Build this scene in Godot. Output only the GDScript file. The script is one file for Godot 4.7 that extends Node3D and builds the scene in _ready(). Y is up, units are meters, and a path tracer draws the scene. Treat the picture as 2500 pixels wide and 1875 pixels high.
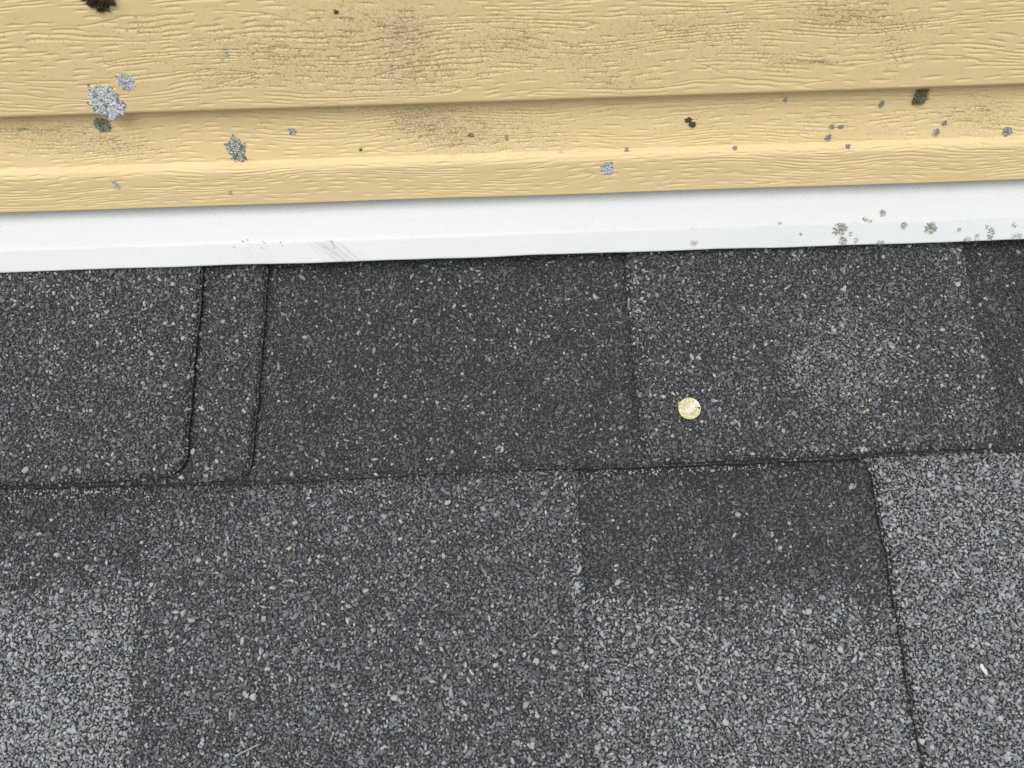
extends Node3D
# A strip of asphalt shingle roof meeting a vinyl sided wall over a white flashing, seen from close above.

const U := 0.00146          # one drawing unit in metres (about 1.5 mm)
const PITCH := deg_to_rad(25.0)
const FOV := 56.8
const HALF := Vector2(1250.0, 937.5)

var cam_pos: Vector3
var cam_f: Vector3
var cam_r: Vector3
var cam_u: Vector3
var focal: float
var roof_basis: Basis
var roof_cam: Vector3
var names := {}
var rng := RandomNumberGenerator.new()

# ------------------------------------------------------------------ helpers
func ray(px: float, py: float) -> Vector3:
	return (cam_f * focal + cam_r * (px - HALF.x) - cam_u * (py - HALF.y)).normalized()

func on_roof(px: float, py: float, h: float) -> Vector2:
	var d := roof_basis.inverse() * ray(px, py)
	var k := (h - roof_cam.y) / d.y
	return Vector2(roof_cam.x + d.x * k, roof_cam.z + d.z * k)

func to_photo(roof_local: Vector3) -> Vector2:
	var v := roof_basis * roof_local - cam_pos
	var z := v.dot(cam_f)
	return Vector2(HALF.x + v.dot(cam_r) / z * focal, HALF.y - v.dot(cam_u) / z * focal)

func hit_profile(px: float, py: float, prof: PackedVector2Array) -> Dictionary:
	# prof holds (y, z) points of a section that runs along x
	var d := ray(px, py)
	var best := {}
	var run := 0.0
	for i in prof.size() - 1:
		var a := prof[i]
		var e := prof[i + 1] - a
		var l := e.length()
		# cam.yz + k*d.yz = a + s*e
		var det := d.y * (-e.y) + e.x * d.z
		if absf(det) > 1e-9:
			var qx := a.x - cam_pos.y
			var qy := a.y - cam_pos.z
			var k := (qx * (-e.y) + e.x * qy) / det
			var s := (d.y * qy - d.z * qx) / det
			if s >= 0.0 and s <= 1.0 and k > 0.0 and (best.is_empty() or k < best.k):
				var p := cam_pos + d * k
				var n := Vector3(0, -e.y, e.x)
				n = n.normalized()
				if n.dot(d) > 0.0:
					n = -n
				best = {"k": k, "p": p, "t": run + s * l, "n": n, "x": p.x}
		run += l
	return best

func numbered(called: String) -> String:
	var k: int = names.get(called, 0)
	names[called] = k + 1
	return called if k == 0 else "%s_%03d" % [called, k]

func tag(o: Node, label: String, category: String, group := "") -> void:
	o.set_meta("label", label)
	o.set_meta("category", category)
	if group != "":
		o.set_meta("group", group)

func mat(c: Color, rough: float, metal := 0.0) -> StandardMaterial3D:
	var m := StandardMaterial3D.new()
	m.albedo_color = c
	m.roughness = rough
	m.metallic = metal
	return m

func noise(sd: int, freq: float, octaves := 1) -> FastNoiseLite:
	var n := FastNoiseLite.new()
	n.seed = sd
	n.noise_type = FastNoiseLite.TYPE_SIMPLEX_SMOOTH
	n.frequency = freq
	n.fractal_type = FastNoiseLite.FRACTAL_NONE if octaves == 1 else FastNoiseLite.FRACTAL_FBM
	n.fractal_octaves = octaves
	return n

func hash2(a: float, b: float) -> float:
	var v := sin(a * 127.1 + b * 311.7) * 43758.5453
	return v - floorf(v)

func lin(r: float, g: float, b: float) -> Color:
	return Color(r, g, b).linear_to_srgb()

func part(mesh: Mesh, called: String, m: Material, parent: Node) -> MeshInstance3D:
	var o := MeshInstance3D.new()
	o.name = called
	o.mesh = mesh
	o.material_override = m
	parent.add_child(o, true)
	return o

# ------------------------------------------------------------------ scene
func _ready() -> void:
	rng.seed = 4711
	_camera_and_light()
	roof_basis = Basis(Vector3.RIGHT, PITCH)
	roof_cam = roof_basis.inverse() * cam_pos
	_sections()
	_build_roof()
	_build_wall()
	_build_flashing()
	_build_coin()
	_build_growth()
	_build_debris()

func _camera_and_light() -> void:
	var el := deg_to_rad(48.0)
	var dist := 0.54
	var roll := atan(0.0325)
	focal = HALF.y / tan(deg_to_rad(FOV) * 0.5)
	cam_pos = Vector3(0, sin(el), cos(el)) * dist
	cam_f = -cam_pos.normalized()
	var up0 := Vector3.RIGHT.cross(cam_f).normalized()
	cam_r = Vector3.RIGHT * cos(roll) - up0 * sin(roll)
	cam_u = Vector3.RIGHT * sin(roll) + up0 * cos(roll)
	var cam := Camera3D.new()
	cam.name = "camera"
	cam.fov = FOV
	var lens := CameraAttributesPhysical.new()
	lens.frustum_focal_length = 12.0 / tan(deg_to_rad(FOV) * 0.5)
	lens.frustum_focus_distance = 0.535
	lens.frustum_near = 0.01
	lens.frustum_far = 50.0
	lens.exposure_aperture = 5.6
	cam.attributes = lens
	cam.near = 0.01
	cam.far = 50.0
	cam.transform = Transform3D(Basis(cam_r, cam_u, -cam_f), cam_pos)
	add_child(cam)
	cam.current = true

	var env := Environment.new()
	env.background_mode = Environment.BG_SKY
	var sm := ProceduralSkyMaterial.new()
	sm.sky_top_color = Color(0.87, 0.905, 0.96)
	sm.sky_horizon_color = Color(0.87, 0.895, 0.93)
	sm.sky_curve = 0.35
	sm.ground_bottom_color = Color(0.20, 0.21, 0.19)
	sm.ground_horizon_color = Color(0.34, 0.36, 0.34)
	sm.sun_angle_max = 1.0
	var sky := Sky.new()
	sky.sky_material = sm
	env.sky = sky
	env.tonemap_mode = Environment.TONE_MAPPER_LINEAR
	env.tonemap_exposure = 1.35
	env.sdfgi_enabled = true
	env.ssao_enabled = true
	env.ssil_enabled = true
	var we := WorldEnvironment.new()
	we.name = "environment"
	we.environment = env
	add_child(we)

	var sun := DirectionalLight3D.new()
	sun.name = "overcast_sun"
	sun.light_energy = 0.5
	sun.light_angular_distance = 45.0
	sun.light_color = Color(1.0, 0.985, 0.965)
	sun.shadow_enabled = true
	add_child(sun)
	sun.look_at_from_position(Vector3(-0.32, 0.95, 0.70), Vector3.ZERO, Vector3.UP)

# ------------------------------------------------------------------ sections (y, z) of wall and flashing, top to bottom
var flash_prof := PackedVector2Array()
var upper_prof := PackedVector2Array()
var lower_prof := PackedVector2Array()
var z_face: float
var x_side := 0.62

func _on_line(py: float, a: Vector2, dir: Vector2) -> Vector2:
	# where the sight line of the picture's middle column crosses the line a + s*dir, all (y, z)
	var d := ray(HALF.x, py)
	var det := d.y * (-dir.y) + dir.x * d.z
	var q := a - Vector2(cam_pos.y, cam_pos.z)
	var k := (q.x * (-dir.y) + dir.x * q.y) / det
	return Vector2(cam_pos.y + d.y * k, cam_pos.z + d.z * k)

func _at_z(py: float, z: float) -> Vector2:
	return _on_line(py, Vector2(0, z), Vector2(1, 0))

func _sections() -> void:
	var lip2 := on_roof(HALF.x, 624.0, 20.2 * U)
	var lip3 := roof_basis * Vector3(lip2.x, 20.2 * U, lip2.y)
	var lip := Vector2(lip3.y, lip3.z)
	var steep := deg_to_rad(58.0)
	var crease := _on_line(571.0, lip, Vector2(sin(steep), -cos(steep)))
	var flat := deg_to_rad(33.0)
	var fd := Vector2(sin(flat), -cos(flat))
	var under := _on_line(478.0, crease, fd)
	var back := Vector2(cam_pos.y, cam_pos.z) - under
	var edge := under + back.normalized() * 8.5 * U
	z_face = edge.y
	# flashing: from behind the siding, down the broad band, over the crease, down to the hemmed lip
	var top := under + fd * 22.0 * U
	flash_prof.append(top + Vector2(30.0 * U, 0))
	flash_prof.append(top)
	flash_prof.append(crease + fd * 0.9 * U)
	var dn := Vector2(-sin(steep), cos(steep))
	flash_prof.append(crease + (fd * 0.5 + dn * 0.5) * 0.25 * U)
	flash_prof.append(crease + dn * 0.9 * U)
	flash_prof.append(lip)
	# upper course: plain face with a rolled butt
	var butt := _at_z(252.0, z_face)
	var tall := 92.0 * U
	upper_prof.append(Vector2(butt.x + tall, z_face))
	upper_prof.append(Vector2(butt.x + 2.2 * U, z_face))
	for k in range(1, 9):
		var a := k / 8.0 * PI * 0.70
		upper_prof.append(Vector2(butt.x + 2.2 * U - sin(a) * 1.7 * U, z_face - (1.0 - cos(a)) * 1.7 * U))
	var last := upper_prof[upper_prof.size() - 1]
	upper_prof.append(Vector2(last.x + 1.2 * U, z_face - 7.5 * U))
	# lower course: cove, shoulder, short face cut off above the flashing
	var cove := _at_z(372.0, z_face - 3.3 * U)
	lower_prof.append(Vector2(butt.x + 14.0 * U, z_face - 7.9 * U))
	lower_prof.append(Vector2(butt.x + 1.5 * U, z_face - 7.6 * U))
	for k in range(1, 6):
		var a := k / 6.0
		lower_prof.append(Vector2(lerpf(butt.x + 1.5 * U, cove.x, a), z_face - (7.6 - 4.2 * a + 0.3 * sin(a * PI)) * U))
	lower_prof.append(cove)
	var sh := _at_z(406.0, z_face)
	lower_prof.append(cove.lerp(sh, 0.5) + Vector2(1.0, 1.0) * 0.75 * U)
	lower_prof.append(cove.lerp(sh, 0.8) + Vector2(1.0, 1.0) * 0.55 * U)
	lower_prof.append(sh)
	lower_prof.append(edge)
	lower_prof.append(edge + Vector2(-0.05 * U, -1.5 * U))
	lower_prof.append(edge + Vector2(9.0 * U, -1.6 * U))

# ------------------------------------------------------------------ roof
var A_EDGE := [[-420, 1202], [0, 1190], [360, 1181], [641, 1179], [830, 1167], [1041, 1155], [1252, 1145], [1404, 1141], [1670, 1134], [1871, 1126], [2082, 1116], [2293, 1104], [2500, 1098], [2920, 1082]]

func _px(list: Array) -> Array:
	var out := []
	for p in list:
		out.append(Vector2(p[0], p[1]))
	return out

func outline(list: Array, h: float, rough: float, sd: int) -> PackedVector2Array:
	# picture points laid on the roof at height h, then roughened a little along the way
	var pts := []
	for p in list:
		pts.append(on_roof(p[0], p[1], h))
	var n := noise(sd, 1.0, 2)
	var n2 := noise(sd + 5, 1.0, 2)
	var out := PackedVector2Array()
	var run := 0.0
	for i in pts.size():
		var a: Vector2 = pts[i]
		var b: Vector2 = pts[(i + 1) % pts.size()]
		var l := a.distance_to(b)
		var steps := clampi(int(l / (2.2 * U)), 1, 160)
		for k in steps:
			var f := float(k) / steps
			var q := run + f * l
			var s := q / U
			out.append(a.lerp(b, f) + Vector2(n.get_noise_1d(s / 3.0) * 0.8 + n.get_noise_1d(s / 14.0) * 0.7, n2.get_noise_1d(s / 3.0) * 0.8 + n2.get_noise_1d(s / 14.0) * 0.7) * rough * U)
		run += l
	return out

func flare(poly: PackedVector2Array, by: float) -> PackedVector2Array:
	# the foot of a cut edge stands a little further out than its top
	var out := PackedVector2Array()
	var s := -1.0 if Geometry2D.is_polygon_clockwise(poly) else 1.0
	var n := poly.size()
	for i in n:
		var e := poly[(i + 2) % n] - poly[(i - 2 + n) % n]
		out.append(poly[i] + Vector2(e.y, -e.x).normalized() * s * by * U)
	return out

func rings(poly: PackedVector2Array, top: float) -> Array:
	# a shingle's worn shoulder as three steps under the granules: [outline, height]
	var out := [[poly, top - 1.25 * U]]
	for k in [[0.7, 0.5], [1.7, 0.0]]:
		var inner := Geometry2D.offset_polygon(poly, -k[0] * U)
		var best := PackedVector2Array()
		for p in inner:
			if p.size() > best.size():
				best = p
		if best.size() > 2:
			out.append([best, top - k[1] * U])
	return out

func prism(st: SurfaceTool, poly: PackedVector2Array, foot: PackedVector2Array, top: float, bottom: float, face: Color, side: Color) -> void:
	st.set_color(face)
	var tris := Geometry2D.triangulate_polygon(poly)
	for i in range(0, tris.size(), 3):
		var q := [poly[tris[i]], poly[tris[i + 1]], poly[tris[i + 2]]]
		var crossed: float = (q[1] - q[0]).cross(q[2] - q[0])
		for k in ([0, 1, 2] if crossed > 0 else [0, 2, 1]):
			st.add_vertex(Vector3(q[k].x, top, q[k].y))
	st.set_color(side)
	var cw := Geometry2D.is_polygon_clockwise(poly)
	for i in poly.size():
		var n := (i + 1) % poly.size()
		var v := [Vector3(poly[i].x, top, poly[i].y), Vector3(poly[n].x, top, poly[n].y), Vector3(foot[n].x, bottom, foot[n].y), Vector3(foot[i].x, bottom, foot[i].y)]
		for k in ([0, 2, 1, 0, 3, 2] if cw else [0, 1, 2, 0, 2, 3]):
			st.add_vertex(v[k])

const BITUMEN := Color(0.020, 0.020, 0.0205)
const CUT_EDGE := Color(0.098, 0.091, 0.083)

func slab(poly: PackedVector2Array, top: float, bottom: float, by := 0.0, plain := false) -> ArrayMesh:
	var st := SurfaceTool.new()
	st.begin(Mesh.PRIMITIVE_TRIANGLES)
	st.set_smooth_group(-1)
	if plain:
		prism(st, poly, poly, top, bottom, BITUMEN, CUT_EDGE)
	else:
		var rs := rings(poly, top)
		for k in rs.size():
			var p: PackedVector2Array = rs[k][0]
			prism(st, p, flare(p, by) if k == 0 else p, rs[k][1], bottom if k == 0 else rs[k - 1][1] - 0.3 * U, BITUMEN, CUT_EDGE if k == 0 else BITUMEN)
	st.generate_normals()
	return st.commit()

func stone(sd: int) -> ArrayMesh:
	# a crushed chip: a jittered, flattened icosahedron with flat facets
	var r := RandomNumberGenerator.new()
	r.seed = sd
	var g := (1.0 + sqrt(5.0)) / 2.0
	var v := []
	for p in [[-1, g, 0], [1, g, 0], [-1, -g, 0], [1, -g, 0], [0, -1, g], [0, 1, g], [0, -1, -g], [0, 1, -g], [g, 0, -1], [g, 0, 1], [-g, 0, -1], [-g, 0, 1]]:
		var q := Vector3(p[0], p[1], p[2]).normalized() * r.randf_range(0.58, 1.25)
		q.y = clampf(q.y, -0.55, 0.50 + r.randf() * 0.12)
		v.append(Vector3(q.x, q.y * 0.75, q.z * 0.82))
	var f := [[0, 11, 5], [0, 5, 1], [0, 1, 7], [0, 7, 10], [0, 10, 11], [1, 5, 9], [5, 11, 4], [11, 10, 2], [10, 7, 6], [7, 1, 8], [3, 9, 4], [3, 4, 2], [3, 2, 6], [3, 6, 8], [3, 8, 9], [4, 9, 5], [2, 4, 11], [6, 2, 10], [8, 6, 7], [9, 8, 1]]
	var st := SurfaceTool.new()
	st.begin(Mesh.PRIMITIVE_TRIANGLES)
	st.set_smooth_group(-1)
	for t in f:
		st.add_vertex(v[t[0]])
		st.add_vertex(v[t[2]])
		st.add_vertex(v[t[1]])
	st.generate_normals()
	return st.commit()

var stones := []
var stone_mat: StandardMaterial3D
var blend_noise: FastNoiseLite
var tone_noise: FastNoiseLite
var soil_line := []
var n_soil: FastNoiseLite
var pale_lines := []     # [polyline in picture points, reach, share]

func near_line(p: Vector2, line: Array) -> float:
	var best := 1e9
	for i in line.size() - 1:
		var q := Geometry2D.get_closest_point_to_segment(p, line[i], line[i + 1])
		best = minf(best, p.distance_to(q))
	return best

func blend(piece: String, p: Vector2) -> Vector2:
	# the colour blend of the pressed-in chips: (share of pale chips, tone of the dark ones)
	var n := blend_noise.get_noise_2d(p.x, p.y) * 110.0 + rng.randfn() * 45.0
	match piece:
		"left_upper":
			return Vector2(0.08 + (0.07 if p.y + n < 900 else 0.0), 1.22)
		"left_lower":
			return Vector2(0.09, 1.12)
		"base":
			return Vector2(0.06, 0.92) if p.x < 2000 else Vector2(0.04, 0.86)
		"right":
			var lightpatch := Vector2((p.x - 2060.0) / 150.0, (p.y - 880.0) / 140.0).length() + n / 200.0
			if p.x + n * 0.5 > 2310:
				return Vector2(0.14, 1.22)
			return Vector2(0.11, 1.15).lerp(Vector2(0.20, 1.85), smoothstep(1.25, 0.6, lightpatch))
		"course_left":
			return Vector2(0.07, 1.15).lerp(Vector2(0.60, 2.4), smoothstep(1370.0, 1560.0, p.y + n)).lerp(Vector2(0.74, 3.2), smoothstep(1600.0, 1780.0, p.y + n))
		"course_mid":
			var low := p.y + n * 1.4 > 1490
			return Vector2(0.20, 1.42) if low else Vector2(0.12, 1.42)
		"course_low":
			return Vector2(0.04, 1.0).lerp(Vector2(0.50, 1.9), smoothstep(1400.0, 1570.0, p.y + n * 0.7))
		"course_right":
			return Vector2(0.44, 2.35)
	return Vector2(0.1, 1.0)

func chips(parent: Node3D, piece: String, poly: PackedVector2Array, top: float, bottom: float, shut: Array, pale: float, by: float) -> void:
	var lo := Vector2(1e9, 1e9)
	var hi := -lo
	for p in poly:
		lo = lo.min(p)
		hi = hi.max(p)
	var shoulder := rings(poly, top) if not piece in ["course_low", "course_left"] else [[poly, top]]
	var bufs := []
	for k in stones.size():
		bufs.append(PackedFloat32Array())
	var d := 1.36 * U
	for layer in 2:
		var step := d
		var rows := int((hi.y - lo.y) / (step * 0.866)) + 2
		var cols := int((hi.x - lo.x) / step) + 2
		for j in rows:
			for i in cols:
				var q := lo + Vector2((i + 0.5 * (j & 1) + rng.randf_range(-0.5, 0.5)) * step, (j * 0.866 + rng.randf_range(-0.5, 0.5)) * step)
				if not Geometry2D.is_point_in_polygon(q, poly):
					continue
				var hidden := false
				for s in shut:
					if Geometry2D.is_point_in_polygon(q, s):
						hidden = true
						break
				if hidden:
					continue
				var ph := to_photo(Vector3(q.x, top, q.y))
				if ph.x < -330 or ph.x > 2830 or ph.y > 2080 or ph.y < 480:
					continue
				var b := blend(piece, ph)
				var share := b.x
				var dusty := 0.0
				for pl in pale_lines:
					if pl[3] == piece:
						var dl: float = near_line(ph, pl[0]) + blend_noise.get_noise_2d(ph.x * 4.0, ph.y * 4.0) * pl[1] * 1.2
						if dl < pl[1]:
							share = maxf(share, pl[2])
							dusty = pl[4]
				var r: float
				if layer == 0:
					r = 0.61 * exp(rng.randfn() * 0.37) + 0.10
				else:
					r = rng.randf_range(0.26, 0.48)
				r = minf(r, 1.9)
				if dusty > 0.5:
					r *= 0.7
				var c: Color
				var v := rng.randf()
				if v < share:
					var g := rng.randf_range(0.15, 0.40) if dusty < 0.5 else rng.randf_range(0.25, 0.5)
					c = Color(g * 0.96, g, g * 1.03)
					if rng.randf() < 0.05:
						c = Color(g * 1.08, g * 1.03, g * 0.92)
				else:
					var g := (0.034 + 0.048 * rng.randf() + 0.085 * pow(rng.randf(), 3.0)) * b.y * (1.0 + 0.34 * tone_noise.get_noise_2d(ph.x, ph.y))
					c = Color(g * 0.95, g * 0.995, g * 1.07)
					if rng.randf() < 0.03:
						c = Color(g * 1.15, g * 1.0, g * 0.85)
				if piece in ["base", "left_lower", "left_upper", "right"] and rng.randf() < 0.4 and near_line(ph, soil_line) < 11.0 + n_soil.get_noise_2d(ph.x, ph.y) * 12.0:
					c = Color(c.r * 1.05, c.g * 0.90, c.b * 0.74)
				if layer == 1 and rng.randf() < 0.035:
					c = Color(0.45, 0.46, 0.47)  # a few tiny grains coloured pale as painted glints
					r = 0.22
				var bs := Basis(Vector3.UP, rng.randf() * TAU)
				var lean := Vector3(rng.randfn() * 0.22, 1.0, rng.randfn() * 0.22).normalized()
				var ax := Vector3.UP.cross(lean)
				if ax.length() > 1e-4:
					bs = Basis(ax.normalized(), Vector3.UP.angle_to(lean)) * bs
				var stretch := rng.randf_range(0.70, 1.45)
				bs = bs * Basis.from_scale(Vector3(r * stretch, r * rng.randf_range(0.7, 1.15), r / stretch) * U)
				var lie := top
				if shoulder.size() > 2 and not Geometry2D.is_point_in_polygon(q, shoulder[2][0]):
					lie = shoulder[1][1] if Geometry2D.is_point_in_polygon(q, shoulder[1][0]) else shoulder[0][1]
				var y := lie + (r * (0.12 + 0.42 * rng.randf()) if layer == 0 else 0.04) * U
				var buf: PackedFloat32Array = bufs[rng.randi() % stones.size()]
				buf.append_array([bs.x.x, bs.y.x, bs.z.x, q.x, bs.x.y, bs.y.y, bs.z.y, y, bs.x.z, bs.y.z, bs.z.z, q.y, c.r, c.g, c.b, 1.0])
	# fine grit caught along the cut edge
	var foot := flare(poly, by)
	for i in poly.size():
		var a := poly[i]
		var e := poly[(i + 1) % poly.size()]
		var ph := to_photo(Vector3(a.x, top, a.y))
		if ph.x < -250 or ph.x > 2750 or ph.y > 2050 or ph.y < 560:
			continue
		var cnt := int(a.distance_to(e) / (0.11 * U))
		for k in cnt:
			var down := 1.0 - pow(rng.randf(), 0.6)
			var q := a.lerp(e, rng.randf()) + (foot[i] - a) * down
			var r := rng.randf_range(0.15, 0.50)
			var g := 0.03 + 0.12 * pow(rng.randf(), 1.6)
			var c := Color(g * 1.04, g, g * 0.94)
			if rng.randf() < 0.06 + pale:
				g = rng.randf_range(0.12, 0.35)
				c = Color(g * 1.03, g, g * 0.94)
			var bs := Basis(Vector3(rng.randfn(), rng.randfn(), rng.randfn()).normalized(), rng.randf() * TAU) * Basis.from_scale(Vector3.ONE * r * U)
			var y := lerpf(top - 1.25 * U, bottom, down)
			var buf: PackedFloat32Array = bufs[rng.randi() % stones.size()]
			buf.append_array([bs.x.x, bs.y.x, bs.z.x, q.x + rng.randfn() * 0.12 * U, bs.x.y, bs.y.y, bs.z.y, y, bs.x.z, bs.y.z, bs.z.z, q.y + rng.randfn() * 0.12 * U, c.r, c.g, c.b, 1.0])
	for k in stones.size():
		var buf: PackedFloat32Array = bufs[k]
		if buf.is_empty():
			continue
		var mm := MultiMesh.new()
		mm.transform_format = MultiMesh.TRANSFORM_3D
		mm.use_colors = true
		mm.mesh = stones[k]
		mm.instance_count = buf.size() / 16
		mm.buffer = buf
		var o := MultiMeshInstance3D.new()
		o.name = "granules"
		o.multimesh = mm
		o.material_override = stone_mat
		o.set_meta("kind", "stuff")
		parent.add_child(o, true)

func _build_roof() -> void:
	for k in 6:
		stones.append(stone(30 + k * 7))
	stone_mat = mat(Color.WHITE, 0.78)
	stone_mat.vertex_color_use_as_albedo = true
	blend_noise = noise(9, 0.006, 3)
	tone_noise = noise(12, 0.010, 3)
	soil_line = _px(A_EDGE)
	n_soil = noise(31, 0.012, 2)
	var joint := [[366, 1150], [364, 1190], [357, 1250], [340, 1400], [318, 1600], [295, 1875], [278, 2160]]
	var step := [[1409, 1100], [1410, 1149], [1410, 1220], [1414, 1288], [1419, 1361], [1429, 1457], [1432, 1542], [1437, 1627], [1445, 1740], [1449, 1875], [1456, 2160]]
	var rim := [[2085, 1095], [2104, 1126], [2120, 1138], [2131, 1155], [2139, 1205], [2153, 1277], [2177, 1401], [2189, 1480], [2210, 1593], [2222, 1672], [2244, 1796], [2261, 1875], [2310, 2160]]
	pale_lines = [
		[_px([[-100, 1209], [0, 1207], [60, 1206], [230, 1201], [350, 1195], [374, 1224]]), 9.0, 0.8, "course_left", 1.0],
		[_px([[355, 1180], [372, 1222], [362, 1300]]), 10.0, 0.45, "course_mid", 1.0],
		[_px([[356, 1260], [325, 1560], [300, 1875]]), 8.0, 0.55, "course_mid", 1.0],
		[_px([[1412, 1151], [1500, 1151], [1620, 1148], [1700, 1144], [1880, 1138]]), 8.0, 0.55, "course_low", 1.0],
		[_px([[1395, 1200], [1405, 1340], [1416, 1480], [1424, 1650], [1434, 1875]]), 13.0, 0.42, "course_mid", 0.0],
		[_px([[2136, 1150], [2160, 1275], [2184, 1401], [2216, 1593], [2250, 1796]]), 16.0, 0.5, "course_right", 0.0],
		[_px([[1536, 660], [1542, 740], [1552, 830]]), 20.0, 0.36, "right", 0.0],
		[_px([[2350, 610], [2370, 739], [2382, 802], [2412, 895]]), 14.0, 0.36, "right", 0.0],
		[_px([[1960, 1108], [2150, 1096]]), 14.0, 0.25, "right", 0.0],
	]
	var roof := Node3D.new()
	roof.name = "shingle_roof"
	roof.transform = Transform3D(roof_basis, Vector3.ZERO)
	add_child(roof)
	roof.set_meta("kind", "thing")
	tag(roof, "dark grey granule coated asphalt shingle roof below the white flashing", "roof")

	var edge_mat := mat(Color.WHITE, 0.9)
	edge_mat.vertex_color_use_as_albedo = true
	var h_low := 0.0
	var h_a := 9.4 * U
	var far_bottom := [[2920, 2160], [-420, 2160]]
	# outlines
	var base_list := [[-420, 400]] + A_EDGE.duplicate() + [[2920, 400]]
	var base_poly := outline(base_list, h_a, 0.55, 1)
	var lu_list := [[-420, 400], [-420, 1196], [0, 1184], [177, 1176], [359, 1166], [392, 1162], [414, 1156], [434, 1144], [446, 1128], [453, 1106], [457, 1043], [466, 959], [473, 853], [485, 769], [491, 655], [500, 400]]
	var lu_poly := outline(lu_list, 18.0 * U, 0.5, 2)
	var ll_list := [[-420, 400], [-420, 1200], [0, 1189], [359, 1179], [480, 1175], [556, 1170], [580, 1165], [598, 1155], [608, 1138], [614, 1106], [619, 1043], [626, 985], [633, 895], [641, 790], [647, 700], [652, 651], [655, 400]]
	var ll_poly := outline(ll_list, 13.6 * U, 0.45, 3)
	var rt_list := [[1520, 400], [1528, 642], [1532, 705], [1542, 802], [1549, 887], [1557, 959], [1565, 1043], [1569, 1085], [1576, 1108], [1590, 1121], [1615, 1127], [1670, 1126], [1871, 1118], [2082, 1106], [2293, 1096], [2420, 1090], [2438, 1075], [2440, 1040], [2432, 980], [2419, 895], [2386, 802], [2373, 739], [2352, 608], [2340, 400]]
	var rt_poly := outline(rt_list, 13.6 * U, 0.55, 4)
	var cl_list := [[-420, 1040], [364, 1040]]
	for p in joint:
		cl_list.append([p[0] + 6.0, p[1]])
	cl_list.append([-420, 2160])
	var cl_poly := outline(cl_list, 3.4 * U, 0.4, 5)
	var cm_list := [[1409, 1040], [370, 1040]]
	for p in joint:
		cm_list.append([p[0] + 0.7, p[1]])
	var back_step := step.duplicate()
	back_step.reverse()
	cm_list += back_step
	var cm_poly := outline(cm_list, 3.6 * U, 0.5, 6)
	var cr_list := [[2920, 1000], [2060, 1020]] + rim + [[2920, 2160]]
	var cr_poly := outline(cr_list, 4.0 * U, 0.9, 7)
	var low_list := [[-420, 1000], [2920, 1000]] + far_bottom
	var low_poly := outline(low_list, h_low, 0.2, 8)

	var pieces := [
		["shingle_base", "course_low", low_poly, h_low, -4.0 * U, [base_poly, cm_poly, cl_poly, cr_poly], "dark recessed shingle layer showing between two raised tabs", 0.0, 0.0],
		["shingle_tab", "course_left", cl_poly, 3.4 * U, 0.1 * U, [base_poly], "tab with pale grey granules along its lower part", 0.3, 0.2],
		["shingle_tab", "course_mid", cm_poly, 3.6 * U, 0.1 * U, [base_poly], "wide mid grey tab in the lower course", 0.12, -0.8],
		["shingle_tab", "course_right", cr_poly, 4.0 * U, 0.1 * U, [base_poly], "pale grey tab with a ragged edge", 0.25, -0.8],
		["shingle_base", "base", base_poly, h_a, 5.2 * U, [ll_poly, rt_poly], "darkest shingle layer running under the flashing", 0.0, -0.5],
		["shingle_tab", "left_lower", ll_poly, 13.6 * U, 9.5 * U, [lu_poly], "narrow strip of tab with a brownish cut edge", 0.0, -0.6],
		["shingle_tab", "left_upper", lu_poly, 18.0 * U, 13.8 * U, [], "topmost tab with a rounded corner", 0.0, -1.0],
		["shingle_tab", "right", rt_poly, 13.6 * U, 9.5 * U, [], "raised tab with a rounded corner carrying the coin", 0.12, -1.0],
	]
	for pc in pieces:
		var o := part(slab(pc[2], pc[3], pc[4], pc[8], pc[1] in ["course_low", "course_left"]), pc[0], edge_mat, roof)
		o.set_meta("label", pc[6])
		chips(o, pc[1], pc[2], pc[3], pc[4], pc[5], pc[7], pc[8])
	# decking below
	var deck := PackedVector2Array([on_roof(-420, 380, 0.0), on_roof(2920, 380, 0.0), on_roof(2920, 2160, 0.0), on_roof(-420, 2160, 0.0)])
	part(slab(deck, -4.1 * U, -16.0 * U, 0.0, true), "roof_deck", mat(lin(0.25, 0.18, 0.11), 0.9), roof)

# ------------------------------------------------------------------ siding
var g_warp: FastNoiseLite
var g_zone: FastNoiseLite
var g_gate: FastNoiseLite

func cut(f: float, wd: float) -> float:
	var k := (f + wd) / (2.0 * wd)
	if k <= 0.0 or k >= 1.0:
		return 0.0
	return smoothstep(0.0, 0.30, k) if k < 0.30 else 0.5 + 0.5 * cos((k - 0.30) / 0.70 * PI)

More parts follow.
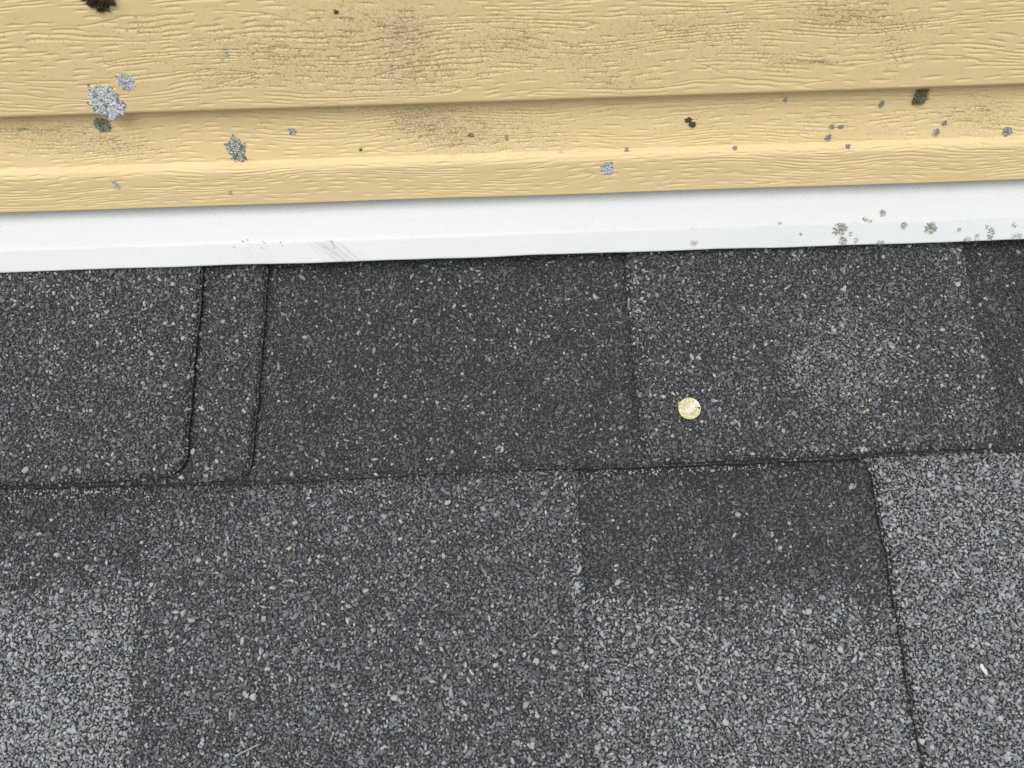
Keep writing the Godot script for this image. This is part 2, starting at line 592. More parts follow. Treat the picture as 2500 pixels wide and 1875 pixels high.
func grain(x: float, t: float, sd: float) -> float:
	var bias := -0.18 if sd > 5.0 else -0.07
	# depth 0..1 of the pressed wood grain at x along and t across the panel, both in units
	var w := t + 3.2 * g_warp.get_noise_2d(x / 95.0 + sd, t / 30.0) + 0.30 * g_warp.get_noise_2d(x / 14.0 + sd, t / 9.0 + 40.0)
	var zone := g_zone.get_noise_2d(x / 150.0 + sd * 3.0, w / 9.5) + bias
	var out := 0.0
	if zone > 0.0:
		var q := w / 1.6
		var row := floorf(q)
		var f := q - row - 0.5
		var gate := g_gate.get_noise_2d(x / 18.0 + row * 17.3, row * 5.1 + sd)
		var open := clampf((gate + 0.30) * 4.0, 0.0, 1.0)
		var wd := 0.40 * open + 0.001
		if absf(f) < wd:
			out = cut(f, wd) * open * (0.6 + 0.4 * hash2(row, sd))
	else:
		var q := w / 2.45
		var row := floorf(q)
		var f := q - row - 0.5
		var cell := x / 12.5 + hash2(row, sd + 3.0) * 7.0
		var id := floorf(cell)
		var cf := cell - id
		var a := 0.03 + 0.22 * hash2(row + 11.0, id)
		var b := 0.74 + 0.24 * hash2(row + 23.0, id)
		if hash2(row, id + sd) > 0.30 and cf > a and cf < b:
			var lens := pow(sin((cf - a) / (b - a) * PI), 0.55)
			var wd := (0.28 + 0.10 * hash2(id, row)) * lens + 0.001
			if absf(f) < wd:
				out = cut(f, wd) * lens
	var rim := absf(zone)
	if rim < 0.05:
		out = maxf(out, (0.5 + 0.5 * cos(rim / 0.05 * PI)) * clampf(0.3 + 1.6 * g_gate.get_noise_2d(x / 40.0 + 200.0, t / 12.0), 0.0, 1.0))
	return out

func panel(prof: PackedVector2Array, t_from: float, t_to: float, fade: float, sd: float, depth: float, dx: float, dt: float) -> ArrayMesh:
	# resample the section
	var total := 0.0
	for i in prof.size() - 1:
		total += prof[i].distance_to(prof[i + 1])
	var nt := int(total / dt) + 1
	var pts := PackedVector2Array()
	var nrm := PackedVector2Array()
	var seg := 0
	var acc := 0.0
	for j in nt + 1:
		var t := minf(total * j / nt, total - 1e-7)
		while seg < prof.size() - 2 and t > acc + prof[seg].distance_to(prof[seg + 1]):
			acc += prof[seg].distance_to(prof[seg + 1])
			seg += 1
		var e := prof[seg + 1] - prof[seg]
		pts.append(prof[seg] + e.normalized() * (t - acc))
		nrm.append(Vector2(-e.y, e.x).normalized() * -1.0)
	# soften the section's corners a little
	var soft := nrm.duplicate()
	for j in nt + 1:
		var s := Vector2.ZERO
		for k in range(-2, 3):
			s += nrm[clampi(j + k, 0, nt)]
		soft[j] = s.normalized()
	var nx := int(2.0 * x_side / dx)
	var rows := nt + 1
	var colsn := nx + 1
	var pos := PackedVector3Array()
	pos.resize(rows * colsn)
	var uv := PackedVector2Array()
	uv.resize(rows * colsn)
	for j in rows:
		var t := total * j / nt
		var amp := depth * clampf((t - t_from) / fade, 0.0, 1.0) * clampf((t_to - t) / fade, 0.0, 1.0)
		var p := pts[j]
		var n := soft[j]
		for i in colsn:
			var x := -x_side + 2.0 * x_side * i / nx
			var g := 0.0
			if amp > 0.0:
				g = -grain(x / U, t / U, sd) * amp
			g += 0.25 * U * g_warp.get_noise_2d(x / U / 160.0, t / U / 60.0 + sd)
			pos[j * colsn + i] = Vector3(x, p.x + n.x * g, p.y + n.y * g)
			uv[j * colsn + i] = Vector2(float(i) / nx, t / total)
	var nor := PackedVector3Array()
	nor.resize(rows * colsn)
	for j in rows:
		var ja := maxi(j - 1, 0)
		var jb := mini(j + 1, rows - 1)
		for i in colsn:
			var a := pos[j * colsn + mini(i + 1, nx)] - pos[j * colsn + maxi(i - 1, 0)]
			var b := pos[jb * colsn + i] - pos[ja * colsn + i]
			nor[j * colsn + i] = b.cross(a).normalized()
	var idx := PackedInt32Array()
	idx.resize((rows - 1) * nx * 6)
	var w := 0
	for j in rows - 1:
		for i in nx:
			var a := j * colsn + i
			idx[w] = a
			idx[w + 1] = a + 1
			idx[w + 2] = a + colsn
			idx[w + 3] = a + 1
			idx[w + 4] = a + colsn + 1
			idx[w + 5] = a + colsn
			w += 6
	var arr := []
	arr.resize(Mesh.ARRAY_MAX)
	arr[Mesh.ARRAY_VERTEX] = pos
	arr[Mesh.ARRAY_NORMAL] = nor
	arr[Mesh.ARRAY_TEX_UV] = uv
	arr[Mesh.ARRAY_INDEX] = idx
	var am := ArrayMesh.new()
	am.add_surface_from_arrays(Mesh.PRIMITIVE_TRIANGLES, arr)
	return am

func section_length(prof: PackedVector2Array) -> float:
	var total := 0.0
	for i in prof.size() - 1:
		total += prof[i].distance_to(prof[i + 1])
	return total

func spot(img: Image, x: int, y: int, c: Color, a: float) -> void:
	if x < 0 or y < 0 or x >= img.get_width() or y >= img.get_height():
		return
	img.set_pixel(x, y, img.get_pixel(x, y).lerp(c, a))

func siding_skin(prof: PackedVector2Array, patches: Array, sd: float, high: int) -> StandardMaterial3D:
	# vinyl colour with slight mottling; mildew specks sit where the photograph has them
	var wide := 2048
	var img := Image.create(wide, high, false, Image.FORMAT_RGB8)
	var mott := noise(int(sd) + 50, 0.012, 3)
	var base := SIDING
	for y in high:
		for x in wide:
			var m := 1.0 + 0.022 * mott.get_noise_2d(x, y * 1.6) + rng.randf_range(-0.008, 0.008)
			img.set_pixel(x, y, Color(base.r * m, base.g * m, base.b * (2.0 * m - 1.0)))
	var total := section_length(prof)
	for pt in patches:
		for k in int(pt[4] * 2.1):
			var px: float = pt[0] + rng.randfn() * pt[2] * 0.55
			var py: float = pt[1] + rng.randfn() * pt[3] * 0.55
			var h := hit_profile(px, py, prof)
			if h.is_empty():
				continue
			var keep := 0.35 + 1.2 * grain(h.x / U, h.t / U - 0.25, sd)
			if rng.randf() > keep:
				continue
			var ix := int((h.x + x_side) / (2.0 * x_side) * wide)
			var iy := int(h.t / total * high)
			var dark := Color(0.25, 0.22, 0.15).lerp(Color(0.33, 0.33, 0.27), rng.randf())
			var s := rng.randf_range(0.4, 0.9)
			spot(img, ix, iy, dark, s)
			if rng.randf() < 0.25:
				spot(img, ix + (1 if rng.randf() < 0.5 else -1), iy, dark, s * 0.6)
			if rng.randf() < 0.6:
				spot(img, ix, iy + 1, dark, s * 0.7)
			if rng.randf() < 0.3:
				spot(img, ix, iy + 2, dark, s * 0.5)
	var m := mat(Color.WHITE, 0.46)
	m.albedo_texture = ImageTexture.create_from_image(img)
	m.metallic_specular = 0.4
	return m

const SIDING := Color(0.916, 0.822, 0.624)

func _build_wall() -> void:
	g_warp = noise(21, 1.0)
	g_zone = noise(22, 1.0)
	g_gate = noise(23, 1.0)
	var wall := Node3D.new()
	wall.name = "siding_wall"
	wall.position = Vector3.ZERO
	add_child(wall)
	wall.set_meta("kind", "thing")
	tag(wall, "tan vinyl sided wall with pressed wood grain above the white flashing", "wall")
	var lu := section_length(upper_prof)
	var ll := section_length(lower_prof)
	var up_patches := [[900, 60, 190, 75, 1500], [560, 120, 130, 60, 420], [780, 175, 170, 60, 1000], [1010, 175, 130, 50, 1100], [990, 95, 80, 60, 600], [700, 130, 120, 40, 420], [1250, 110, 140, 60, 700], [1450, 150, 160, 60, 600], [1600, 60, 120, 40, 280], [1750, 80, 150, 70, 400], [2060, 36, 130, 36, 1000], [2200, 60, 110, 40, 350], [2180, 120, 50, 60, 260], [1500, 200, 100, 20, 220], [560, 190, 80, 30, 220], [350, 60, 80, 30, 80], [300, 160, 300, 60, 200], [1900, 150, 60, 30, 160], [2000, 152, 70, 6, 160], [1000, 100, 900, 90, 2600], [1900, 90, 600, 80, 900]]
	var low_patches := [[130, 330, 170, 42, 1900], [280, 355, 130, 28, 900], [60, 315, 60, 4, 120], [1020, 300, 90, 40, 1500], [1110, 330, 110, 40, 1500], [1200, 320, 150, 45, 900], [1320, 330, 100, 40, 320], [1600, 300, 400, 50, 300], [2390, 280, 120, 42, 1300], [2100, 310, 170, 40, 300], [700, 300, 300, 30, 80], [1100, 268, 200, 8, 260], [1900, 410, 600, 50, 90], [600, 430, 500, 40, 30], [700, 310, 900, 50, 500], [1900, 300, 700, 50, 500]]
	part(panel(upper_prof, 4.0 * U, lu - 7.5 * U, 3.0 * U, 1.7, 0.31 * U, 1.1 * U, 0.20 * U), "siding_course", siding_skin(upper_prof, up_patches, 1.7, 1024), wall)
	part(panel(lower_prof, 2.0 * U, ll - 11.5 * U, 1.2 * U, 8.3, 0.36 * U, 1.1 * U, 0.20 * U), "siding_course", siding_skin(lower_prof, low_patches, 8.3, 1024), wall)
	# unseen board added behind the vinyl to block sky light leaking through
	var b := BoxMesh.new()
	b.size = Vector3(2.0 * x_side, 170.0 * U, 10.0 * U)
	var o := part(b, "added_backing", mat(lin(0.3, 0.22, 0.13), 0.9), wall)
	o.position = Vector3(0, upper_prof[0].x - 85.0 * U, z_face - 42.0 * U)

# ------------------------------------------------------------------ flashing
func _build_flashing() -> void:
	var total := section_length(flash_prof)
	# a sheet with thickness: front, hemmed lip, back
	var prof := flash_prof.duplicate()
	var lip := prof[prof.size() - 1]
	prof.append(lip + Vector2(-0.55, -0.25) * U)
	prof.append(lip + Vector2(-0.6, -1.2) * U)
	prof.append(lip + Vector2(5.0, -4.6) * U)
	var nx := 260
	var wob := noise(77, 1.0, 2)
	var st := SurfaceTool.new()
	st.begin(Mesh.PRIMITIVE_TRIANGLES)
	# densify so that long bands stay smooth while bends stay crisp
	var rows := []
	var run := 0.0
	for i in prof.size() - 1:
		var n := 18 if prof[i].distance_to(prof[i + 1]) > 4.0 * U else 1
		for k in n:
			rows.append([prof[i].lerp(prof[i + 1], float(k) / n), run + prof[i].distance_to(prof[i + 1]) * k / n])
		run += prof[i].distance_to(prof[i + 1])
	rows.append([prof[prof.size() - 1], run])
	for j in rows.size():
		for i in nx + 1:
			var x := -x_side + 2.0 * x_side * i / nx
			var p: Vector2 = rows[j][0]
			var low := clampf((rows[j][1] - 20.0 * U) / (total - 20.0 * U), 0.0, 1.0)
			var d := (wob.get_noise_1d(x / U / 110.0) * 0.9 + wob.get_noise_1d(x / U / 25.0 + 300.0) * 0.22) * U * low
			st.set_uv(Vector2(float(i) / nx, minf(rows[j][1] / total, 0.999)))
			st.set_smooth_group(0)
			st.add_vertex(Vector3(x, p.x + d * 0.8, p.y + d * 0.25))
	for j in rows.size() - 1:
		for i in nx:
			var a := j * (nx + 1) + i
			for k in [a, a + 1, a + nx + 1, a + 1, a + nx + 2, a + nx + 1]:
				st.add_index(k)
	st.generate_normals()
	var wide := 2048
	var high := 384
	var img := Image.create(wide, high, false, Image.FORMAT_RGB8)
	var mott := noise(90, 0.02, 3)
	for y in high:
		for x in wide:
			var m := 1.0 + 0.008 * mott.get_noise_2d(x * 0.7, y * 1.5)
			img.set_pixel(x, y, Color(0.845 * m, 0.862 * m, 0.864 * m))
	var put := func(px: float, py: float, c: Color, a: float) -> void:
		var h := hit_profile(px, py, flash_prof)
		if not h.is_empty():
			spot(img, int((h.x + x_side) / (2.0 * x_side) * wide), int(h.t / total * high), c, a)
	# grey rub marks
	var rub := Color(0.45, 0.46, 0.46)
	for s in 46:
		var x0 := 740.0 + rng.randf() * 80.0
		var y0 := 580.0 + rng.randf() * 14.0
		var l := rng.randf_range(0.2, 1.0)
		var lean := rng.randf_range(0.45, 0.85)
		var st0 := rng.randf() * (1.0 - l)
		for k in 40:
			var f := st0 + l * k / 40.0
			put.call(x0 + 62.0 * f / lean * 0.9 + sin(f * 5.0) * 2.0, y0 + 62.0 * f, rub, rng.randf_range(0.03, 0.22))
	for s in 500:
		put.call(560.0 + rng.randfn() * 55.0, 622.0 + rng.randfn() * 14.0, rub, rng.randf_range(0.04, 0.16))
	for s in 350:
		put.call(635.0 + rng.randfn() * 28.0, 622.0 + rng.randfn() * 14.0, rub, rng.randf_range(0.04, 0.20))
	for s in 300:
		put.call(1925.0 + rng.randfn() * 30.0, 588.0 + rng.randfn() * 9.0, rub, rng.randf_range(0.04, 0.2))
	for q in [[592, 590], [595, 592], [605, 587], [642, 590], [645, 594], [685, 592], [688, 600], [640, 605], [572, 604], [808, 588], [812, 590], [814, 598], [816, 604]]:
		for k in 5:
			put.call(q[0] + rng.randfn(), q[1] + rng.randfn(), Color(0.2, 0.2, 0.19), 0.7)
	# wear along the crease
	for s in 900:
		var px := rng.randf_range(-50.0, 2550.0)
		if sin(px * 0.011) + sin(px * 0.027) < 0.6:
			continue
		put.call(px, 612.0 - px * 0.0318 + rng.randfn() * 2.0, Color(0.55, 0.56, 0.56), rng.randf_range(0.1, 0.4))
	# brown specks below the siding
	for s in 900:
		var px := rng.randf_range(-50.0, 2550.0)
		put.call(px, 518.0 - px * 0.033 + absf(rng.randfn()) * 17.0, Color(0.40, 0.34, 0.27), rng.randf_range(0.1, 0.55))
	for s in 260:
		var px := rng.randf_range(0.0, 2500.0)
		if px < 1400 and rng.randf() < 0.6:
			continue
		put.call(px, rng.randf_range(530.0, 650.0) - px * 0.033, Color(0.35, 0.35, 0.31), rng.randf_range(0.2, 0.75))
	var m := mat(Color.WHITE, 0.38)
	m.albedo_texture = ImageTexture.create_from_image(img)
	var o := part(st.commit(), "flashing", m, self)
	tag(o, "white painted flashing strip between the tan siding and the shingles", "flashing")

# ------------------------------------------------------------------ coin
func _build_coin() -> void:
	var c2 := on_roof(1682.5, 998.0, 14.6 * U)
	var coin := Node3D.new()
	coin.name = "coin"
	coin.transform = Transform3D(roof_basis * Basis(Vector3(0.3, 0, 1).normalized(), 0.035), roof_basis * Vector3(c2.x, 14.45 * U, c2.y))
	add_child(coin)
	tag(coin, "small round yellow brass coin lying flat on a dark shingle tab", "coin")
	var R := 5.45 * U
	# face with raised rim, ring and worn relief, as a polar grid
	var brass := lin(0.80, 0.74, 0.36)
	var silver := lin(0.86, 0.86, 0.86)
	var nr := 30
	var na := 96
	var relief := noise(140, 1.0, 2)
	var st := SurfaceTool.new()
	st.begin(Mesh.PRIMITIVE_TRIANGLES)
	for j in nr + 1:
		var rr := float(j) / nr
		for i in na:
			var a := TAU * i / na
			var q := Vector2(cos(a), sin(a)) * rr
			var h := 1.05
			if rr > 0.90:
				h = 1.30 if rr < 0.985 else 1.12
			elif absf(rr - 0.56) < 0.035:
				h = 1.22
			else:
				h += 0.16 * clampf(relief.get_noise_2d(q.x * 7.0, q.y * 7.0) * 1.6, -1.0, 1.0)
				if rr > 0.62 and rr < 0.86:
					h += 0.12 * maxf(0.0, sin(a * 22.0))
			var band := absf(q.x * 0.62 + q.y * 0.78 - 0.02) + relief.get_noise_2d(q.x * 3.5 + 9.0, q.y * 3.5) * 0.30
			var along := q.x * 0.78 - q.y * 0.62
			var s := clampf((0.22 - band) * 9.0, 0.0, 1.0) if along > -0.50 and along < 0.98 else 0.0
			var cc := Color(0.66, 0.63, 0.38).lerp(Color(0.70, 0.70, 0.71), s)
			if rr < 0.88 and absf(rr - 0.63) < 0.03 and s < 0.5:
				cc = Color(0.34, 0.32, 0.16)
			if rr <= 0.9 and s < 0.5 and relief.get_noise_2d(q.x * 7.0 + 3.0, q.y * 7.0) > 0.20:
				cc = Color(0.36, 0.34, 0.17)
			st.set_color(cc)
			st.set_smooth_group(0)
			st.add_vertex(Vector3(q.x * R, h * 1.0 * U, q.y * R))
	for j in nr:
		for i in na:
			var a := j * na + i
			var b := j * na + (i + 1) % na
			for k in [a, a + na, b, b, a + na, b + na]:
				st.add_index(k)
	st.generate_normals()
	var m := mat(Color.WHITE, 0.42, 0.45)
	m.vertex_color_use_as_albedo = true
	part(st.commit(), "face", m, coin)
	var body := CylinderMesh.new()
	body.top_radius = R
	body.bottom_radius = R * 0.985
	body.height = 1.12 * U
	body.radial_segments = 96
	body.cap_top = false
	var rimp := part(body, "rim", mat(brass, 0.4, 0.6), coin)
	rimp.position = Vector3(0, 0.56 * U, 0)
	var n := PrismMesh.new()
	n.size = Vector3(0.9 * U, 1.5 * U, 0.22 * U)
	var nk := part(n, "dark_nick", mat(lin(0.02, 0.018, 0.01), 0.8), coin)
	nk.transform = Transform3D(Basis(Vector3.UP, 0.0) * Basis(Vector3(0, 0, 1), 0.0) * Basis(Vector3(1, 0, 0), -PI / 2) * Basis(Vector3(0, 0, 1), PI / 2), Vector3(R * 0.80, 1.28 * U, 0.0))

# ------------------------------------------------------------------ lichen and moss
func growth_mesh(rx: float, ry: float, count: int, cols: Array, sd: int, tall: float, spiky: bool, box := false, airy := false) -> ArrayMesh:
	# many small lobes set in an uneven rosette; local x along the wall, y out of the surface, z down it
	var r := RandomNumberGenerator.new()
	r.seed = sd
	var st := SurfaceTool.new()
	st.begin(Mesh.PRIMITIVE_TRIANGLES)
	st.set_smooth_group(-1)
	var ph := r.randf() * TAU
	for k in count:
		var a := r.randf() * TAU
		var lim := 0.90 + 0.08 * sin(a * 5.0 + ph) + 0.08 * sin(a * 11.0 + ph * 2.0)
		if box:
			lim = 0.80 / maxf(absf(cos(a)), absf(sin(a)))
		var rr := sqrt(r.randf()) * lim
		var c := Vector3(cos(a) * rr * rx, 0, sin(a) * rr * ry)
		var out := Vector3(cos(a + r.randfn() * 0.5), 0, sin(a + r.randfn() * 0.5)).normalized()
		var side := Vector3(-out.z, 0, out.x)
		var under := k < count / 3 and not airy
		var col: Color = cols[0] if under else cols[1].lerp(cols[2], r.randf())
		st.set_color(col)
		var sz := minf(rx, ry) * r.randf_range(0.05, 0.12) + 0.10 * U
		var pit := k % 6 == 0 and not under
		if pit:
			st.set_color(cols[0])
		if under:
			sz *= 1.3
		if airy:
			sz *= 0.82
		var hgt := (tall * (0.25 if under else r.randf_range(0.5, 1.0)) * (1.15 - 0.5 * rr)) * U
		if spiky:
			var tip := c + Vector3(r.randfn() * 0.5, 1.0, r.randfn() * 0.5).normalized() * hgt * 1.5
			var ring := [c + out * sz * 0.5, c + side * sz * 0.4, c - out * sz * 0.5, c - side * sz * 0.4]
			for i in 4:
				st.add_vertex(ring[i])
				st.add_vertex(tip)
				st.add_vertex(ring[(i + 1) % 4])
		else:
			var top := c + Vector3(0, hgt, 0) + out * sz * 0.25
			var ring := []
			for i in 6:
				var b := TAU * i / 6.0
				var e := sz * r.randf_range(0.75, 1.2)
				ring.append(c + out * cos(b) * e * 1.35 + side * sin(b) * e * 0.75 + Vector3(0, hgt * r.randf_range(0.0, 0.55), 0))
			for i in 6:
				st.add_vertex(ring[i])
				st.add_vertex(top)
				st.add_vertex(ring[(i + 1) % 6])
				st.add_vertex(ring[(i + 1) % 6])
				st.add_vertex(c - Vector3(0, 0.15 * U, 0))
				st.add_vertex(ring[i])
	st.generate_normals()
	return st.commit()

func _build_growth() -> void:
	var m := mat(Color.WHITE, 0.95)
	m.vertex_color_use_as_albedo = true
	var pale := [Color(0.22, 0.23, 0.24), Color(0.46, 0.48, 0.49), Color(0.74, 0.76, 0.77)]
	var green := [Color(0.18, 0.19, 0.14), Color(0.42, 0.45, 0.38), Color(0.68, 0.70, 0.63)]
	var moss := [Color(0.10, 0.11, 0.06), Color(0.22, 0.25, 0.13), Color(0.46, 0.48, 0.32)]
	var dark := [Color(0.06, 0.055, 0.04), Color(0.10, 0.09, 0.065), Color(0.22, 0.20, 0.15)]
	var brown := [Color(0.04, 0.028, 0.016), Color(0.06, 0.042, 0.025), Color(0.13, 0.095, 0.06)]
	var trim := [Color(0.26, 0.26, 0.22), Color(0.28, 0.29, 0.245), Color(0.54, 0.54, 0.48)]
	var cushion := [Color(0.18, 0.20, 0.14), Color(0.30, 0.34, 0.26), Color(0.56, 0.60, 0.50)]
	var grey := [Color(0.20, 0.20, 0.19), Color(0.30, 0.30, 0.29), Color(0.55, 0.55, 0.53)]
	# [name, px, py, rx px, ry px, count, colours, tall, spiky, surface, label, category, group]
	var up := upper_prof
	var lo := lower_prof
	var fl := flash_prof
	var g1 := "small grey lichens on the siding"
	var g2 := "grey green lichens on the white flashing"
	var list := [
		["lichen_patch", 258, 250, 36, 33, 420, pale, 0.8, false, up, "largest white grey lichen rosette near the butt edge of the upper siding", "lichen", ""],
		["lichen_patch", 306, 199, 21, 18, 200, pale, 0.6, false, up, "small white lichen rosette just above the largest one", "lichen", ""],
		["lichen_patch", 577, 365, 23, 29, 260, green, 1.4, false, lo, "pale green grey lichen standing on the shoulder of the lower siding", "lichen", ""],
		["lichen_patch", 1482, 411, 17, 17, 220, pale, 0.8, false, lo, "square grey lichen on the narrow face of the lower siding", "lichen", ""],
		["moss_tuft", 250, 304, 18, 13, 260, cushion, 2.2, false, lo, "dark green moss cushion under the butt edge below the largest lichen", "moss", ""],
		["moss_tuft", 2246, 236, 17, 16, 300, moss, 2.6, true, lo, "spiky green moss tuft hanging under the siding butt edge", "moss", ""],
		["dark_lichen", 1680, 293, 9, 6, 110, dark, 1.0, false, lo, "upper lobe of the blackish lichen in the siding cove", "lichen", ""],
		["dark_lichen", 1690, 304, 10, 7, 120, dark, 1.0, false, lo, "lower lobe of the blackish lichen in the siding cove", "lichen", ""],
		["brown_clump", 236, -16, 38, 32, 500, brown, 3.0, true, up, "fuzzy dark brown clump stuck on the upper siding face", "clump", ""],
		["lichen_patch", 713, 321, 9, 8, 70, pale, 0.7, false, lo, "tiny white lichen alone in the clean part of the cove", "lichen", g1],
		["lichen_patch", 285, 453, 9, 8, 60, pale, 0.6, false, lo, "tiny white lichen on the lower siding face under the moss cushion", "lichen", g1],
		["lichen_patch", 548, 130, 9, 9, 50, green, 0.5, false, up, "faint grey lichen among the mildew of the upper siding", "lichen", g1],
		["lichen_patch", 820, 29, 6, 5, 40, dark, 0.6, false, up, "dark grey lichen dot high on the upper siding", "lichen", g1],
		["lichen_patch", 2152, 254, 7, 7, 60, grey, 0.6, false, lo, "grey lichen dot beside the spiky moss tuft", "lichen", g1],
		["lichen_patch", 1917, 244, 5, 5, 40, grey, 0.5, false, lo, "grey lichen dot close under the butt edge", "lichen", g1],
		["lichen_patch", 2022, 336, 8, 7, 60, grey, 0.6, false, lo, "grey lichen touching the shoulder of the lower siding", "lichen", g1],
		["lichen_patch", 2032, 309, 6, 6, 40, grey, 0.6, false, lo, "rounder of a pair of grey lichens side by side in the cove", "lichen", g1],
		["lichen_patch", 2053, 309, 7, 5, 44, grey, 0.6, false, lo, "wider of a pair of grey lichens side by side in the cove", "lichen", g1],
		["lichen_patch", 2070, 357, 6, 5, 40, grey, 0.6, false, lo, "grey lichen dot on the bright shoulder right below a lichen pair", "lichen", g1],
		["lichen_patch", 2286, 323, 8, 7, 50, grey, 0.7, false, lo, "grey lichen at the edge of the mildew below the spiky moss", "lichen", g1],
		["lichen_patch", 2306, 300, 7, 5, 44, grey, 0.6, false, lo, "lichen inside the mildew below the spiky moss", "lichen", g1],
		["lichen_patch", 2460, 321, 11, 8, 70, grey, 0.8, false, lo, "larger grey lichen below the last mildew patch in the cove", "lichen", g1],
		["lichen_patch", 1369, 370, 6, 5, 40, grey, 0.5, false, lo, "grey lichen dot on the shoulder above the square lichen", "lichen", g1],
		["lichen_patch", 1530, 366, 6, 5, 36, grey, 0.5, false, lo, "faint lichen dots on the shoulder beside the square lichen", "lichen", g1],
		["lichen_patch", 1795, 361, 6, 6, 40, grey, 0.5, false, lo, "grey lichen dot on the shoulder below the blackish lichen", "lichen", g1],
		["lichen_patch", 563, 471, 6, 5, 36, grey, 0.5, false, lo, "grey lichen dot low on the siding face below the green grey lichen", "lichen", g1],
		["lichen_patch", 1237, 337, 6, 7, 40, grey, 0.6, false, lo, "grey lichen streak beside the darkest mildew patch", "lichen", g1],
		["lichen_patch", 1149, 330, 9, 5, 44, dark, 0.6, false, lo, "dark lichen inside the darkest mildew patch", "lichen", g1],
		["lichen_patch", 880, 365, 5, 4, 30, dark, 0.5, false, lo, "olive lichen dot just above the siding shoulder", "lichen", g1],
		["trim_lichen", 2050, 559, 19, 15, 150, trim, 1.0, false, fl, "broadest lichen on the white flashing, across its crease", "lichen", g2],
		["trim_lichen", 2058, 588, 11, 10, 80, trim, 0.9, false, fl, "lichen on the flashing just below the broadest one", "lichen", g2],
		["trim_lichen", 2076, 571, 5, 6, 36, trim, 0.7, false, fl, "lichen dot beside the broadest flashing lichen", "lichen", g2],
		["trim_lichen", 2089, 587, 6, 6, 36, trim, 0.7, false, fl, "lichen dot on the flashing above the tuft that overhangs the lip", "lichen", g2],
		["trim_lichen", 2096, 601, 15, 9, 110, trim, 1.3, true, fl, "bristly lichen tuft overhanging the flashing lip", "lichen", g2],
		["trim_lichen", 2149, 593, 10, 8, 80, trim, 0.9, true, fl, "bristly lichen standing just above the flashing lip", "lichen", g2],
		["trim_lichen", 2155, 521, 8, 8, 60, trim, 0.8, false, fl, "lichen high on the broad band of the flashing", "lichen", g2],
		["trim_lichen", 2113, 535, 8, 6, 44, trim, 0.6, false, fl, "lichen just above the flashing crease", "lichen", g2],
		["trim_lichen", 2125, 540, 5, 4, 30, trim, 0.5, false, fl, "tiny lichen dot just above the flashing crease", "lichen", g2],
		["trim_lichen", 2207, 551, 8, 8, 60, trim, 0.8, false, fl, "lichen on the flashing crease beside the second broadest one", "lichen", g2],
		["trim_lichen", 2272, 557, 15, 12, 110, trim, 1.0, false, fl, "second broadest lichen on the white flashing", "lichen", g2],
		["trim_lichen", 2251, 595, 12, 9, 90, trim, 1.2, true, fl, "bristly lichen on the flashing lip under the second broadest one", "lichen", g2],
		["trim_lichen", 2341, 562, 5, 5, 30, grey, 0.6, false, fl, "grey lichen dot alone on the steep strip of the flashing", "lichen", g2],
		["trim_lichen", 2361, 585, 9, 7, 60, trim, 1.0, true, fl, "first of two bristly lichens side by side on the lip", "lichen", g2],
		["trim_lichen", 2384, 580, 7, 9, 60, trim, 1.0, true, fl, "second of two bristly lichens side by side on the lip", "lichen", g2],
		["trim_lichen", 2418, 571, 9, 13, 90, trim, 1.0, false, fl, "upright lichen on the steep strip of the flashing", "lichen", g2],
		["trim_lichen", 2408, 554, 5, 5, 30, grey, 0.6, false, fl, "lichen dot above the upright flashing lichen", "lichen", g2],
		["trim_lichen", 2476, 550, 8, 6, 44, grey, 0.7, false, fl, "grey lichen near the crease past the upright one", "lichen", g2],
		["trim_lichen", 2481, 576, 14, 7, 70, trim, 0.8, false, fl, "last pale lichen on the flashing lip", "lichen", g2],
		["trim_lichen", 1695, 594, 13, 8, 60, trim, 0.7, false, fl, "lone lichen low on the flashing away from the others", "lichen", g2],
		["trim_lichen", 1748, 595, 5, 4, 26, grey, 0.5, false, fl, "grey dot low on the flashing beside the lone lichen", "lichen", g2],
		["trim_lichen", 1955, 571, 4, 4, 24, grey, 0.5, false, fl, "grey dot on the flashing left of the scuffed patch", "lichen", g2],
		["trim_lichen", 1904, 545, 5, 4, 24, grey, 0.5, false, fl, "grey dot above the flashing crease", "lichen", g2],
	]
	var sd := 500
	for q in list:
		sd += 13
		var h := hit_profile(q[1], q[2], q[9])
		if h.is_empty():
			continue
		var per: float = h.k / focal * 1.0
		var o := MeshInstance3D.new()
		o.name = numbered(q[0])
		# size across in metres at that distance; along the section it is stretched by the slant
		var slant := clampf(absf(ray(q[1], q[2]).dot(h.n)), 0.45, 1.0)
		o.mesh = growth_mesh(q[3] * per * 0.92, q[4] * per / slant * 0.92, int(q[5] * (0.9 if q[0] == "trim_lichen" else 1.3)), q[6], sd, q[7], q[8], q[3] == 17, q[0] == "trim_lichen")
		o.material_override = m
		var y: Vector3 = h.n
		var x := Vector3.RIGHT
		var z := x.cross(y).normalized()
		o.transform = Transform3D(Basis(x, y, z), h.p + y * 0.02 * U)
		tag(o, q[10], q[11], q[12])
		add_child(o)

# ------------------------------------------------------------------ bits lying on the shingles
func bit(called: String, px: float, py: float, h: float, mesh: Mesh, m: Material, turn: float, label: String, category: String) -> void:
	var q := on_roof(px, py, h)
	var o := MeshInstance3D.new()
	o.name = numbered(called)
	o.mesh = mesh
	o.material_override = m
	o.transform = Transform3D(roof_basis * Basis(Vector3.UP, turn), roof_basis * Vector3(q.x, h, q.y))
	tag(o, label, category)
	add_child(o)

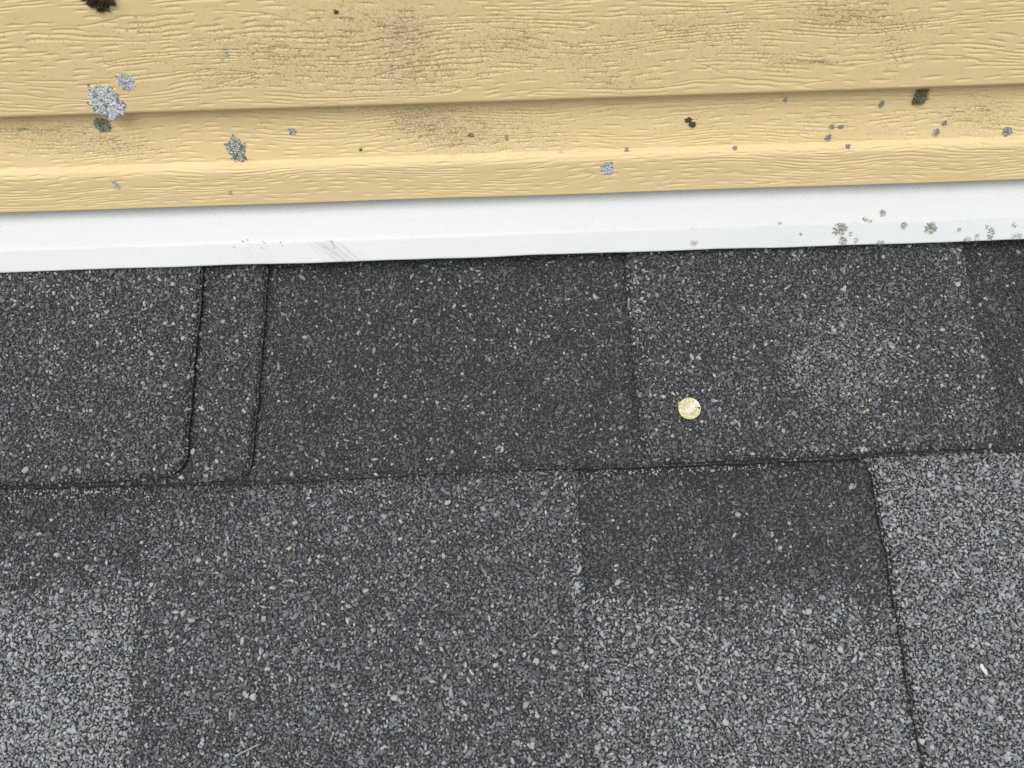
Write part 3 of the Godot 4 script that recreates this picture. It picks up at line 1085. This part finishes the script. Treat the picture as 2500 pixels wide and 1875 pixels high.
func flake(sd: int, long: float, wide: float, thick: float) -> ArrayMesh:
	var r := RandomNumberGenerator.new()
	r.seed = sd
	var st := SurfaceTool.new()
	st.begin(Mesh.PRIMITIVE_TRIANGLES)
	st.set_smooth_group(-1)
	var ring := []
	for i in 11:
		var a := TAU * i / 11.0
		var e := r.randf_range(0.55, 1.15)
		ring.append(Vector3(cos(a) * long * e, r.randf_range(-0.2, 0.35) * thick, sin(a) * wide * e) * U)
	for i in 11:
		st.add_vertex(ring[i])
		st.add_vertex(ring[(i + 1) % 11])
		st.add_vertex(Vector3(0, thick * U, 0))
		st.add_vertex(ring[(i + 1) % 11])
		st.add_vertex(ring[i])
		st.add_vertex(Vector3(0, -0.3 * thick * U, 0))
	st.generate_normals()
	return st.commit()

func _build_debris() -> void:
	bit("yellow_flake", 705, 1338, 4.4 * U, flake(3, 1.5, 0.9, 0.4), mat(lin(0.42, 0.38, 0.22), 0.8), 0.7, "pale yellow plant flake on the wide mid grey tab", "flake")
	bit("tan_chip", 2118, 1001, 14.4 * U, flake(5, 0.9, 0.7, 0.7), mat(lin(0.55, 0.42, 0.24), 0.7), 0.2, "tan stone chip on the raised tab that carries the coin", "stone chip")
	bit("pale_flake", 1152, 1642, 4.4 * U, flake(8, 1.9, 0.6, 0.5), mat(lin(0.5, 0.48, 0.38), 0.8), -1.0, "cream flake low on the wide mid grey tab", "flake")
	bit("white_flake", 2402, 1634, 4.9 * U, flake(9, 2.7, 1.1, 0.6), mat(lin(0.62, 0.62, 0.56), 0.8), -1.05, "long white flake on the pale grey ragged tab", "flake")
	bit("grey_flake", 1006, 674, 10.2 * U, flake(12, 2.2, 0.9, 0.6), mat(lin(0.30, 0.31, 0.31), 0.8), 1.2, "pale grey flake on the darkest shingle layer below the flashing", "flake")
	var straw := CapsuleMesh.new()
	straw.radius = 0.28 * U
	straw.height = 11.0 * U
	straw.radial_segments = 8
	var q := on_roof(602, 1832, 4.5 * U)
	var o := MeshInstance3D.new()
	o.name = "dry_stem"
	o.mesh = straw
	o.material_override = mat(lin(0.38, 0.37, 0.33), 0.8)
	o.transform = Transform3D(roof_basis * Basis(Vector3.UP, 0.42) * Basis(Vector3(0, 0, 1), PI / 2), roof_basis * Vector3(q.x, 4.45 * U, q.y))
	tag(o, "thin pale dry stem lying on the wide mid grey tab", "stem")
	add_child(o)
